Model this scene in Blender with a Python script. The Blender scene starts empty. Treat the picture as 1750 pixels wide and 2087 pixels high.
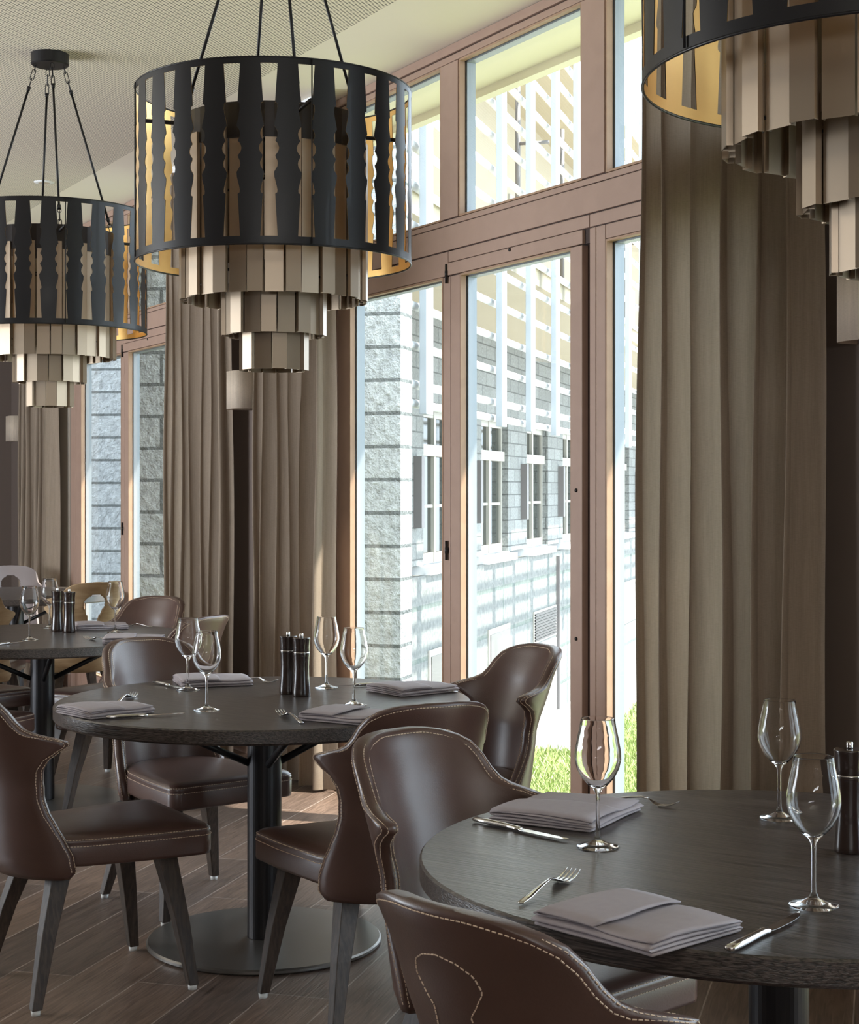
import bpy, bmesh, math, random
from mathutils import Vector, Matrix
random.seed(7)
PI = math.pi
C = bpy.context.scene.collection
# ------------------------------------------------------------------ camera, world, sun, exposure
FPX, HY, EYE = 3300.0, 998.0, 1.4025
cam = bpy.data.cameras.new('camera'); co = bpy.data.objects.new('camera', cam); C.objects.link(co)
co.location = (0, 0, EYE); co.rotation_euler = (PI/2, 0, 0)
cam.sensor_fit = 'HORIZONTAL'; cam.sensor_width = 36; cam.lens = 36*FPX/1750
cam.shift_y = -(2087/2 - HY)/1750; cam.clip_start = .05; cam.clip_end = 300
bpy.context.scene.camera = co
vs = bpy.context.scene.view_settings
vs.view_transform = 'Standard'; vs.look = 'None'; vs.gamma = 1; vs.use_curve_mapping = False
vs.exposure = 1.65
w = bpy.data.worlds.new('sky'); bpy.context.scene.world = w; w.use_nodes = True
bg = w.node_tree.nodes['Background']; bg.inputs[0].default_value = (.75, .87, 1, 1); bg.inputs[1].default_value = 2.0
RV = Vector((.4818, -.8763, 0)); OV = Vector((.8763, .4818, 0)); W0 = Vector((-.405, 7.61, 0))
sd = Vector((.951, -.309, 0)); SUN_EL = math.radians(57)
sv = Vector((sd.x*math.cos(SUN_EL), sd.y*math.cos(SUN_EL), math.sin(SUN_EL)))
sl = bpy.data.lights.new('sun', 'SUN'); sl.energy = 5.5; sl.angle = .012; sl.color = (1, .93, .82)
so = bpy.data.objects.new('sun', sl); C.objects.link(so); so.rotation_euler = sv.to_track_quat('Z', 'Y').to_euler()
WM = Matrix(((RV.x, OV.x, 0, W0.x), (RV.y, OV.y, 0, W0.y), (0, 0, 1, 0), (0, 0, 0, 1)))   # wall frame: s, off, z

def fill_lamp(name, s, off, z, sx, sz, face, power, col=(.92, .96, 1)):      # added area lamps, out of view, that brighten the room
    l = bpy.data.lights.new(name, 'AREA'); l.shape = 'RECTANGLE'; l.size = sx; l.size_y = sz; l.energy = power; l.color = col
    o = bpy.data.objects.new(name, l); C.objects.link(o); o.location = WM @ Vector((s, off, z))
    o.rotation_euler = (-(WM.to_3x3() @ Vector(face))).to_track_quat('Z', 'Y').to_euler(); return o
fill_lamp('left_opening_fill', -1.5, -6.95, 1.5, 2.9, 2.7, (0, 1, 1.5), 150)  # added lamp at the left opening, aimed up to lift room and ceiling
fill_lamp('rear_ceiling_fill', 9.9, -4.5, 1.9, 2.5, 1.8, (-1, 0, 2.6), 120)  # added lamp before the closed rear wall, tilted up to brighten the ceiling

def at(px, py, z):                                  # point of a horizontal plane z seen at a photo pixel
    y = (EYE - z)*FPX/(py - HY)
    return Vector(((px - 875)/FPX*y, y, z))

# ------------------------------------------------------------------ materials
def newmat(name):
    m = bpy.data.materials.new(name); m.use_nodes = True
    return m, m.node_tree, m.node_tree.nodes['Principled BSDF']
def rgb(c): return (c[0], c[1], c[2], 1)
def pmat(name, col, rough=.5, metal=0, coat=0, noise=0, nscale=30, bump=0, bscale=200, stretch=(1, 1, 1), spec=.5):
    m, t, b = newmat(name)
    b.inputs['Base Color'].default_value = rgb(col); b.inputs['Roughness'].default_value = rough
    b.inputs['Metallic'].default_value = metal; b.inputs['Coat Weight'].default_value = coat
    b.inputs['Specular IOR Level'].default_value = spec
    if noise or bump:
        tc = t.nodes.new('ShaderNodeTexCoord'); mp = t.nodes.new('ShaderNodeMapping'); mp.inputs['Scale'].default_value = stretch
        t.links.new(tc.outputs['Object'], mp.inputs[0])
    if noise:
        n = t.nodes.new('ShaderNodeTexNoise'); n.inputs['Scale'].default_value = nscale; n.inputs['Detail'].default_value = 5
        t.links.new(mp.outputs[0], n.inputs[0])
        mx = t.nodes.new('ShaderNodeMix'); mx.data_type = 'RGBA'
        mx.inputs[6].default_value = rgb([c*(1-noise) for c in col]); mx.inputs[7].default_value = rgb([min(1, c*(1+noise)) for c in col])
        t.links.new(n.outputs[0], mx.inputs[0]); t.links.new(mx.outputs[2], b.inputs['Base Color'])
    if bump:
        n2 = t.nodes.new('ShaderNodeTexNoise'); n2.inputs['Scale'].default_value = bscale; n2.inputs['Detail'].default_value = 4
        t.links.new(mp.outputs[0], n2.inputs[0])
        bp = t.nodes.new('ShaderNodeBump'); bp.inputs['Strength'].default_value = bump; bp.inputs['Distance'].default_value = .003
        t.links.new(n2.outputs[0], bp.inputs['Height']); t.links.new(bp.outputs[0], b.inputs['Normal'])
    return m
def woodmat(name, c1, c2, rough, scale, stretch, bump=.3, rot=0, coat=0):
    m, t, b = newmat(name)
    tc = t.nodes.new('ShaderNodeTexCoord'); m1 = t.nodes.new('ShaderNodeMapping'); m1.inputs['Rotation'].default_value = (0, 0, rot)
    mp = t.nodes.new('ShaderNodeMapping'); mp.inputs['Scale'].default_value = stretch
    t.links.new(tc.outputs['Object'], m1.inputs[0]); t.links.new(m1.outputs[0], mp.inputs[0])
    n = t.nodes.new('ShaderNodeTexNoise'); n.inputs['Scale'].default_value = scale; n.inputs['Detail'].default_value = 6; n.inputs['Distortion'].default_value = .6
    t.links.new(mp.outputs[0], n.inputs[0])
    r = t.nodes.new('ShaderNodeValToRGB'); r.color_ramp.elements[0].color = rgb(c1); r.color_ramp.elements[1].color = rgb(c2)
    r.color_ramp.elements[0].position = .38; r.color_ramp.elements[1].position = .62
    t.links.new(n.outputs[0], r.inputs[0]); t.links.new(r.outputs[0], b.inputs['Base Color'])
    b.inputs['Roughness'].default_value = rough; b.inputs['Coat Weight'].default_value = coat; b.inputs['Coat Roughness'].default_value = .28
    bp = t.nodes.new('ShaderNodeBump'); bp.inputs['Strength'].default_value = bump; bp.inputs['Distance'].default_value = .002
    t.links.new(n.outputs[0], bp.inputs['Height']); t.links.new(bp.outputs[0], b.inputs['Normal'])
    return m
def glassmat(name, tint=(1, 1, 1), thin=True, ior=1.45):
    m = bpy.data.materials.new(name); m.use_nodes = True; t = m.node_tree; t.nodes.clear()
    out = t.nodes.new('ShaderNodeOutputMaterial')
    if thin:
        a = t.nodes.new('ShaderNodeBsdfTransparent'); a.inputs[0].default_value = rgb(tint)
        g = t.nodes.new('ShaderNodeBsdfGlossy'); g.inputs['Roughness'].default_value = .0
        f = t.nodes.new('ShaderNodeLayerWeight'); f.inputs[0].default_value = .5
        pw = t.nodes.new('ShaderNodeMath'); pw.operation = 'POWER'; pw.inputs[1].default_value = 5; t.links.new(f.outputs['Facing'], pw.inputs[0])
        ml = t.nodes.new('ShaderNodeMath'); ml.operation = 'MULTIPLY_ADD'; ml.inputs[1].default_value = .92; ml.inputs[2].default_value = .04; t.links.new(pw.outputs[0], ml.inputs[0])
        mx = t.nodes.new('ShaderNodeMixShader'); t.links.new(ml.outputs[0], mx.inputs[0])
        t.links.new(a.outputs[0], mx.inputs[1]); t.links.new(g.outputs[0], mx.inputs[2]); t.links.new(mx.outputs[0], out.inputs[0])
    else:
        g = t.nodes.new('ShaderNodeBsdfGlass'); g.inputs['IOR'].default_value = ior; g.inputs['Roughness'].default_value = 0; g.inputs[0].default_value = rgb(tint)
        t.links.new(g.outputs[0], out.inputs[0])
    return m
def fabricmat(name, col, trans=.3):
    m = bpy.data.materials.new(name); m.use_nodes = True; t = m.node_tree; t.nodes.clear()
    out = t.nodes.new('ShaderNodeOutputMaterial'); tc = t.nodes.new('ShaderNodeTexCoord')
    outs = []
    for sc in ((90, 90, 900), (700, 700, 14), (60, 60, 3)):
        mp = t.nodes.new('ShaderNodeMapping'); mp.inputs['Scale'].default_value = sc
        n = t.nodes.new('ShaderNodeTexNoise'); n.inputs['Scale'].default_value = 1; n.inputs['Detail'].default_value = 3
        t.links.new(tc.outputs['Object'], mp.inputs[0]); t.links.new(mp.outputs[0], n.inputs[0]); outs.append(n.outputs[0])
    ad = t.nodes.new('ShaderNodeMath'); ad.operation = 'ADD'; t.links.new(outs[0], ad.inputs[0]); t.links.new(outs[1], ad.inputs[1])
    ad2 = t.nodes.new('ShaderNodeMath'); ad2.operation = 'ADD'; t.links.new(ad.outputs[0], ad2.inputs[0]); t.links.new(outs[2], ad2.inputs[1])
    mr = t.nodes.new('ShaderNodeMapRange'); mr.inputs[1].default_value = 1.1; mr.inputs[2].default_value = 1.9; t.links.new(ad2.outputs[0], mr.inputs[0])
    mx = t.nodes.new('ShaderNodeMix'); mx.data_type = 'RGBA'; t.links.new(mr.outputs[0], mx.inputs[0])
    mx.inputs[6].default_value = rgb([c*.84 for c in col]); mx.inputs[7].default_value = rgb([min(1, c*1.13) for c in col])
    d = t.nodes.new('ShaderNodeBsdfDiffuse'); tr = t.nodes.new('ShaderNodeBsdfTranslucent')
    t.links.new(mx.outputs[2], d.inputs[0]); t.links.new(mx.outputs[2], tr.inputs[0])
    bp = t.nodes.new('ShaderNodeBump'); bp.inputs['Strength'].default_value = .35; bp.inputs['Distance'].default_value = .002
    t.links.new(ad.outputs[0], bp.inputs['Height']); t.links.new(bp.outputs[0], d.inputs['Normal'])
    ms = t.nodes.new('ShaderNodeMixShader'); ms.inputs[0].default_value = trans
    t.links.new(d.outputs[0], ms.inputs[1]); t.links.new(tr.outputs[0], ms.inputs[2]); t.links.new(ms.outputs[0], out.inputs[0])
    return m
def stonemat(name, c1, c2, mortar, bw, bh, msize, bump, offset=.5, nsc=14):
    m, t, b = newmat(name)
    tc = t.nodes.new('ShaderNodeTexCoord'); sp = t.nodes.new('ShaderNodeSeparateXYZ'); cb = t.nodes.new('ShaderNodeCombineXYZ')
    ad = t.nodes.new('ShaderNodeMath'); ad.operation = 'ADD'
    t.links.new(tc.outputs['Object'], sp.inputs[0]); t.links.new(sp.outputs[0], ad.inputs[0]); t.links.new(sp.outputs[1], ad.inputs[1])
    t.links.new(ad.outputs[0], cb.inputs[0]); t.links.new(sp.outputs[2], cb.inputs[1])
    br = t.nodes.new('ShaderNodeTexBrick'); br.inputs['Scale'].default_value = 1; br.offset = offset
    br.inputs['Brick Width'].default_value = bw; br.inputs['Row Height'].default_value = bh; br.inputs['Mortar Size'].default_value = msize
    br.inputs['Color1'].default_value = rgb(c1); br.inputs['Color2'].default_value = rgb(c2); br.inputs['Mortar'].default_value = rgb(mortar)
    t.links.new(cb.outputs[0], br.inputs[0])
    n = t.nodes.new('ShaderNodeTexNoise'); n.inputs['Scale'].default_value = nsc; n.inputs['Detail'].default_value = 6; n.inputs['Roughness'].default_value = .65
    t.links.new(tc.outputs['Object'], n.inputs[0])
    mr = t.nodes.new('ShaderNodeMapRange'); mr.inputs[1].default_value = .3; mr.inputs[2].default_value = .7; mr.inputs[3].default_value = .6; mr.inputs[4].default_value = 1.15
    t.links.new(n.outputs[0], mr.inputs[0])
    mx = t.nodes.new('ShaderNodeMix'); mx.data_type = 'RGBA'; mx.blend_type = 'MULTIPLY'; mx.inputs[0].default_value = 1
    t.links.new(br.outputs[0], mx.inputs[6]); t.links.new(mr.outputs[0], mx.inputs[7]); t.links.new(mx.outputs[2], b.inputs['Base Color'])
    b.inputs['Roughness'].default_value = .9
    bp = t.nodes.new('ShaderNodeBump'); bp.inputs['Strength'].default_value = bump; bp.inputs['Distance'].default_value = .12
    t.links.new(n.outputs[0], bp.inputs['Height']); t.links.new(bp.outputs[0], b.inputs['Normal'])
    return m
def floormat():
    m, t, b = newmat('oak_floorboards')
    tc = t.nodes.new('ShaderNodeTexCoord'); mp = t.nodes.new('ShaderNodeMapping')
    mp.inputs['Rotation'].default_value = (0, 0, -math.radians(135.6))
    t.links.new(tc.outputs['Object'], mp.inputs[0])
    br = t.nodes.new('ShaderNodeTexBrick'); br.inputs['Scale'].default_value = 1; br.offset = .37
    br.inputs['Brick Width'].default_value = 1.5; br.inputs['Row Height'].default_value = .197; br.inputs['Mortar Size'].default_value = .0022
    br.inputs['Color1'].default_value = (.105, .074, .060, 1); br.inputs['Color2'].default_value = (.185, .122, .090, 1)
    br.inputs['Mortar'].default_value = (.36, .29, .25, 1)
    t.links.new(mp.outputs[0], br.inputs[0])
    m2 = t.nodes.new('ShaderNodeMapping'); m2.inputs['Scale'].default_value = (2.2, 30, 1)
    t.links.new(mp.outputs[0], m2.inputs[0])
    n = t.nodes.new('ShaderNodeTexNoise'); n.inputs['Scale'].default_value = 2.4; n.inputs['Detail'].default_value = 8; n.inputs['Distortion'].default_value = 1.4
    t.links.new(m2.outputs[0], n.inputs[0])
    mr = t.nodes.new('ShaderNodeMapRange'); mr.inputs[1].default_value = .3; mr.inputs[2].default_value = .7; mr.inputs[3].default_value = .6; mr.inputs[4].default_value = 1.35
    t.links.new(n.outputs[0], mr.inputs[0])
    mx = t.nodes.new('ShaderNodeMix'); mx.data_type = 'RGBA'; mx.blend_type = 'MULTIPLY'; mx.inputs[0].default_value = 1
    t.links.new(br.outputs[0], mx.inputs[6]); t.links.new(mr.outputs[0], mx.inputs[7]); t.links.new(mx.outputs[2], b.inputs['Base Color'])
    b.inputs['Roughness'].default_value = .36
    bp = t.nodes.new('ShaderNodeBump'); bp.inputs['Strength'].default_value = .5; bp.inputs['Distance'].default_value = .002
    t.links.new(n.outputs[0], bp.inputs['Height']); t.links.new(bp.outputs[0], b.inputs['Normal'])
    return m
def ceilmat():
    m, t, b = newmat('perforated_ceiling_board')
    tc = t.nodes.new('ShaderNodeTexCoord'); sp = t.nodes.new('ShaderNodeSeparateXYZ'); t.links.new(tc.outputs['Object'], sp.inputs[0])
    def fr(o, half):
        a = t.nodes.new('ShaderNodeMath'); a.operation = 'MULTIPLY_ADD'; a.inputs[1].default_value = 1/.022; a.inputs[2].default_value = half; t.links.new(o, a.inputs[0])
        f = t.nodes.new('ShaderNodeMath'); f.operation = 'FRACT'; t.links.new(a.outputs[0], f.inputs[0])
        s = t.nodes.new('ShaderNodeMath'); s.operation = 'SUBTRACT'; s.inputs[1].default_value = .5; t.links.new(f.outputs[0], s.inputs[0])
        q = t.nodes.new('ShaderNodeMath'); q.operation = 'MULTIPLY'; t.links.new(s.outputs[0], q.inputs[0]); t.links.new(s.outputs[0], q.inputs[1]); return q.outputs[0]
    hs = []
    for h in (0, .5):
        s = t.nodes.new('ShaderNodeMath'); s.operation = 'ADD'; t.links.new(fr(sp.outputs[0], h), s.inputs[0]); t.links.new(fr(sp.outputs[1], h), s.inputs[1])
        l = t.nodes.new('ShaderNodeMath'); l.operation = 'LESS_THAN'; l.inputs[1].default_value = .045; t.links.new(s.outputs[0], l.inputs[0]); hs.append(l.outputs[0])
    mxx = t.nodes.new('ShaderNodeMath'); mxx.operation = 'MAXIMUM'; t.links.new(hs[0], mxx.inputs[0]); t.links.new(hs[1], mxx.inputs[1])
    mx = t.nodes.new('ShaderNodeMix'); mx.data_type = 'RGBA'; mx.inputs[6].default_value = (.84, .765, .64, 1); mx.inputs[7].default_value = (.12, .10, .08, 1)
    t.links.new(mxx.outputs[0], mx.inputs[0]); t.links.new(mx.outputs[2], b.inputs['Base Color']); b.inputs['Roughness'].default_value = .9
    return m

LEATHER = pmat('dark_brown_leather', (.082, .043, .034), .37, noise=.22, nscale=9, bump=.12, bscale=260, coat=.3)
LEATHER.node_tree.nodes['Principled BSDF'].inputs['Coat Roughness'].default_value = .3
THREAD = pmat('cream_thread', (.62, .48, .36), .8)
LEGWOOD = woodmat('dark_stained_oak', (.032, .021, .015), (.062, .041, .029), .5, 18, (6, 6, .6), .25)
TOPWOOD = woodmat('black_brown_oak_top', (.014, .011, .010), (.088, .070, .062), .29, 5, (1.6, 44, 70), .7, rot=.62, coat=.25)
BLACKMETAL = pmat('black_satin_metal', (.009, .008, .009), .42, metal=0, coat=.05, spec=.35)
PEDMETAL = pmat('gunmetal_pedestal', (.035, .033, .034), .36, metal=.8)
BASEMETAL = pmat('gunmetal_base', (.20, .185, .17), .36, metal=.8)
GOLD = pmat('gold_leaf_lining', (.95, .58, .20), .34, metal=.75, noise=.12, nscale=14)
BRONZE = pmat('bronze_slat_metal', (.36, .285, .21), .40, metal=.8)
STEEL = pmat('polished_steel', (.72, .71, .70), .14, metal=1)
NAPKIN = pmat('mauve_grey_linen', (.36, .315, .325), .85, noise=.08, nscale=60, bump=.2, bscale=900)
MILL = pmat('dark_walnut_lacquer', (.022, .012, .009), .22, coat=.5)
GLASS = glassmat('crystal_glass', thin=False, ior=1.22)
PANE = glassmat('window_glass', (.97, .985, .98))
FRAME = woodmat('mauve_brown_timber', (.38, .255, .20), (.40, .27, .212), .5, 10, (1, 1, 1), .05)
GROOVE = pmat('dark_groove', (.05, .03, .025), .8)
REVEAL = woodmat('pale_oak_bead', (.36, .225, .145), (.40, .255, .165), .6, 10, (1, 1, 1), .05)
LINER = pmat('grey_blue_aluminium', (.25, .28, .31), .45, metal=.3)
WALLP = pmat('taupe_wall_paint', (.13, .098, .083), .85, noise=.03, nscale=3)
CEILP = pmat('cream_ceiling_paint', (.87, .80, .68), .9)
CEILH = ceilmat()
FLOOR = floormat()
CURT = fabricmat('taupe_linen', (.345, .275, .215), .22)
SHADE = fabricmat('beige_linen_shade', (.64, .54, .44), .2)
TANPLY = woodmat('tan_veneer', (.36, .24, .13), (.44, .31, .18), .5, 8, (1, 1, 6), .1)
GREYPLY = pmat('mauve_grey_veneer', (.20, .165, .16), .5)
WHITE = pmat('white_powder_coat', (.82, .83, .84), .5)
FIN = pmat('pale_grey_powder_coat', (.33, .36, .39), .6)
STONE_R = stonemat('split_granite', (.70, .72, .72), (.62, .65, .66), (.20, .22, .22), 1.35, .246, .014, 1.0)
STONE_S = stonemat('small_granite_ashlar', (.29, .31, .305), (.225, .24, .235), (.12, .13, .13), .50, .19, .010, .3, nsc=30)
STONE_L = stonemat('pale_granite_slabs', (.20, .215, .21), (.175, .19, .185), (.12, .15, .14), 1.6, .62, .03, .2, offset=0)
SOFFIT = pmat('beige_board_soffit', (.42, .37, .27), .8, noise=.05, nscale=4)
WINFR = pmat('pale_grey_window_timber', (.40, .39, .35), .6)
DARKGL = pmat('dark_reflecting_glass', (.035, .04, .035), .06, spec=.3)
PAVE = pmat('pale_paving', (.48, .48, .47), .9, noise=.05, nscale=3)
EARTH = pmat('turf_ground', (.20, .22, .11), .95, noise=.4, nscale=12)
GRASS = pmat('grass_blade', (.36, .44, .17), .6, noise=.5, nscale=3)
FOOT = pmat('white_felt', (.7, .7, .68), .9)

# ------------------------------------------------------------------ mesh helpers
def link(name, bm, mats, parent=None, smooth=False, sub=0, bevel=0, solid=0):
    me = bpy.data.meshes.new(name); bmesh.ops.recalc_face_normals(bm, faces=bm.faces[:]); bm.to_mesh(me); bm.free()
    if not isinstance(mats, (list, tuple)): mats = [mats]
    for m in mats: me.materials.append(m)
    if smooth:
        for p in me.polygons: p.use_smooth = True
    o = bpy.data.objects.new(name, me); C.objects.link(o)
    if solid:
        q = o.modifiers.new('solid', 'SOLIDIFY'); q.thickness = solid; q.offset = 0
    if bevel:
        q = o.modifiers.new('bevel', 'BEVEL'); q.width = bevel; q.segments = 2; q.limit_method = 'ANGLE'; q.angle_limit = math.radians(40)
    if sub:
        q = o.modifiers.new('sub', 'SUBSURF'); q.levels = sub; q.render_levels = sub
    if parent: o.parent = parent
    return o
def box(bm, x0, x1, y0, y1, z0, z1):
    v = [bm.verts.new(p) for p in ((x0, y0, z0), (x1, y0, z0), (x1, y1, z0), (x0, y1, z0), (x0, y0, z1), (x1, y0, z1), (x1, y1, z1), (x0, y1, z1))]
    for f in ((0, 3, 2, 1), (4, 5, 6, 7), (0, 1, 5, 4), (1, 2, 6, 5), (2, 3, 7, 6), (3, 0, 4, 7)): bm.faces.new([v[i] for i in f])
def B(*b):
    bm = bmesh.new()
    for q in b: box(bm, *q)
    return bm
def rings(bm, rs, cap=True, closed=False):
    vv = [[bm.verts.new(p) for p in r] for r in rs]; n = len(vv[0])
    prs = list(zip(vv, vv[1:])) + ([(vv[-1], vv[0])] if closed else [])
    for a, b in prs:
        for i in range(n): bm.faces.new((a[i], a[(i+1) % n], b[(i+1) % n], b[i]))
    if cap and not closed: bm.faces.new(vv[0][::-1]); bm.faces.new(vv[-1])
    return vv
def tube(bm, pts, r, n=8, closed=False):
    pts = [Vector(p) for p in pts]; rs = []; N = len(pts)
    for i, p in enumerate(pts):
        if closed: d = pts[(i+1) % N] - pts[i-1]
        else: d = pts[min(i+1, N-1)] - pts[max(i-1, 0)]
        d.normalize(); a = d.cross(Vector((0, 0, 1)))
        if a.length < .05: a = d.cross(Vector((1, 0, 0)))
        a.normalize(); b = d.cross(a); rr = r[i] if isinstance(r, (list, tuple)) else r
        rs.append([p + a*(rr*math.cos(2*PI*k/n)) + b*(rr*math.sin(2*PI*k/n)) for k in range(n)])
    rings(bm, rs, closed=closed)
def lathe(bm, prof, n=32, c=(0, 0), closed=False):
    rs = [[(c[0]+max(r, 1e-4)*math.cos(2*PI*k/n), c[1]+max(r, 1e-4)*math.sin(2*PI*k/n), z) for k in range(n)] for r, z in prof]
    rings(bm, rs, closed=closed)
def empty(name, loc, rz=0, label=None, cat=None, group=None, kind=None):
    o = bpy.data.objects.new(name, None); C.objects.link(o); o.location = loc; o.rotation_euler = (0, 0, rz); o.empty_display_size = .1
    tag(o, label, cat, group, kind); return o
def tag(o, label=None, cat=None, group=None, kind=None):
    if label: o['label'] = label
    if cat: o['category'] = cat
    if group: o['group'] = group
    if kind: o['kind'] = kind
    return o
def kids(o): return [c for c in C.objects if c.parent is o]
def copy_tree(o, parent=None):
    c = o.copy(); C.objects.link(c)
    if parent: c.parent = parent
    for ch in kids(o): copy_tree(ch, c)
    return c
def struct(name, bm, m, **k):
    o = link(name, bm, m, **k); o['kind'] = 'structure'; return o
def wallframe(o): o.matrix_world = WM; return o
def interp(tab, z):
    for (a, b), (c, d) in zip(tab, tab[1:]):
        if a <= z <= c: t = (z-a)/(c-a); t = t*t*(3-2*t)*.35 + t*.65; return b+(d-b)*t
    return tab[0][1] if z < tab[0][0] else tab[-1][1]

# ------------------------------------------------------------------ room shell (built in wall coordinates)
CEIL = 3.246
UN = (-4.27, 0, 4.27)                      # window units
WA, WB = -.19, 3.12
WT = .12
spans = []; s0 = -6.1
for u in UN: spans.append((s0, u+WA)); s0 = u+(2.60 if u < -1 else WB)
spans.append((s0, 10))
wallframe(struct('wall_right', B(*[(a, b, .0, WT, 0, CEIL) for a, b in spans]), WALLP))
wallframe(struct('wall_far', B((-6.35, -6.1, -7, .3, 0, CEIL)), WALLP))
wallframe(struct('wall_left', B((-6.35, -3, -7.25, -7, 0, CEIL), (0, 10, -7.25, -7, 0, CEIL), (-3, 0, -7.25, -7, 2.9, CEIL)), WALLP))
wallframe(struct('wall_rear', B((10, 10.25, -7.25, .3, 0, CEIL)), WALLP))
wallframe(struct('floor', B((-6.35, 10.25, -7.25, .05, -.12, 0)), FLOOR))
wallframe(struct('ceiling', B((-6.35, 10.25, -.48, .3, CEIL, CEIL+.15)), CEILP))
wallframe(struct('ceiling', B((-6.35, 10.25, -7.25, -.48, CEIL, CEIL+.15)), CEILH))
e = wallframe(struct('trim_1', B(*[(a+.0, b-.0, -.015, .0, 0, .09) for a, b in spans]), FRAME))
BEIGE = pmat('pale_beige_strip', (.50, .47, .41), .8)  # paler strips on the wall left of two windows
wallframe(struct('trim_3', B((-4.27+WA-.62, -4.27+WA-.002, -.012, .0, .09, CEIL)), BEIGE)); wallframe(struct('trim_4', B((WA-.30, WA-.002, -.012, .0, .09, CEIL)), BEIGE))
# roof overhang beyond the windows
wallframe(struct('trim_2', B((-7, 11, .30, .86, 3.40, 3.55), (-7, 11, .80, .86, 3.36, 3.40), (-7, 11, .12, .30, 3.26, 3.45)), CEILP))

def window(n, u, WB=3.12):
    RE = WB-.12; w_ = bpy.data.objects.new('window_%d' % n, None); C.objects.link(w_); w_['kind'] = 'structure'
    w_.matrix_world = WM @ Matrix.Translation((u, 0, 0))
    g = .0022; fr = []
    def M(a, b, z0, z1, y=0.0): fr.append((a+g, b-g, y, .03, z0+g, z1-g))
    # fixed posts, beams
    M(WA, -.06, 0, 3.20); M(-.06, .066, 0, 2.455); M(-.06, .066, 2.455, 3.173)
    M(.956, 1.022, 0, 2.29); M(1.022, 1.10, 0, 2.29); M(.94, 1.09, 2.526, 3.173, -.004)
    M(1.92, 1.998, 0, 2.29, -.006); M(2.034, 2.075, 0, 2.345); M(2.075, 2.135, 0, 2.345); M(1.985, 2.135, 2.526, 3.173, -.004)
    M(RE, WB, 0, 3.20)
    M(WA, WB, 3.205, CEIL, -.008); M(-.06, RE, 3.173, 3.205)
    M(.066, RE, 2.50, 2.526); M(.066, RE, 2.395, 2.50, -.004); M(.066, 1.0, 2.29, 2.395); M(1.0, 2.034, 2.345, 2.395); M(1.0, 2.0, 2.29, 2.345, -.006); M(2.034, RE, 2.345, 2.395); M(2.135, RE, 2.29, 2.345)
    M(.066, .956, 0, .14); M(1.10, 1.92, 0, .14, -.006); M(2.135, RE, 0, .14)
    link('frame', B(*fr), FRAME, w_, bevel=.002)
    link('frame_core', B((WA, .064, .006, .075, 0, CEIL), (.958, 1.098, .006, .075, 0, 2.4), (.942, 1.088, .006, .075, 2.4, CEIL), (1.922, 2.133, .02, .075, 0, 2.4),
         (1.987, 2.133, .006, .075, 2.4, CEIL), ((RE+.002), WB, .006, .075, 0, CEIL), (.064, (RE+.002), .006, .075, 2.292, 2.524), (.064, (RE+.002), .006, .075, 3.175, CEIL), (.064, (RE+.002), .006, .075, 0, .138)), GROOVE, w_)
    ops = [(.066, .956, .14, 2.29), (1.10, 1.92, .14, 2.29), (2.135, RE, .14, 2.29), (.066, .94, 2.526, 3.173), (1.09, 1.985, 2.526, 3.173), (2.135, RE, 2.526, 3.173)]
    for a, b, z0, z1 in ops:
        t = .008
        bd = link('glazing_bead', B((a, a+t, .0, .025, z0, z1), (b-t, b, .0, .025, z0, z1), (a+t, b-t, .0, .025, z1-t, z1), (a+t, b-t, .0, .025, z0, z0+t)), REVEAL, w_)
        t = .014
        link('metal_liner', B((a, a+t, .032, .072, z0, z1), (b-t, b, .032, .072, z0, z1), (a+t, b-t, .032, .072, z1-t, z1), (a+t, b-t, .032, .072, z0, z0+t)), LINER, w_)
        link('pane', B((a+.002, b-.002, .0265, .0305, z0+.002, z1-.002)), PANE, w_)
    for z in (1.15, 2.30):
        bm = bmesh.new(); tube(bm, [(1.0, -.008, z-.04), (1.0, -.008, z+.04)], .006, 8); tube(bm, [(1.0, -.006, z-.012), (1.0, -.006, z+.012)], .009, 8)
        link('hinge', bm, BLACKMETAL, w_, smooth=True)
    for (s, z) in ((1.96, 1.40), (1.96, .86), (1.50, 2.335)):
        bm = bmesh.new(); lathe(bm, [(.0, 0), (.007, .001), (.007, .004), (0, .005)], 12); bmesh.ops.transform(bm, matrix=Matrix.Translation((s, -.006, z)) @ Matrix.Rotation(PI/2, 4, 'X'), verts=bm.verts)
        link('screw_cap', bm, BLACKMETAL, w_, smooth=True)
window(1, 0); window(2, -4.27, 2.60); window(3, 4.27)

# downlight
bm = bmesh.new(); lathe(bm, [(.0, -.006), (.045, -.008), (.06, -.004), (.062, .0), (0, .002)], 24)
p = at(90, 371, CEIL) if False else Vector(((90-875)/FPX*9.70, 9.70, CEIL))
o = tag(link('ceiling_downlight', bm, WHITE, smooth=True), 'small round recessed downlight on the ceiling beyond the far chandelier', 'light'); o.location = p
bm = bmesh.new(); lathe(bm, [(0, -.009), (.035, -.0085), (.035, -.007), (0, -.007)], 20); link('lens', bm, SHADE, o)

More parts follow.
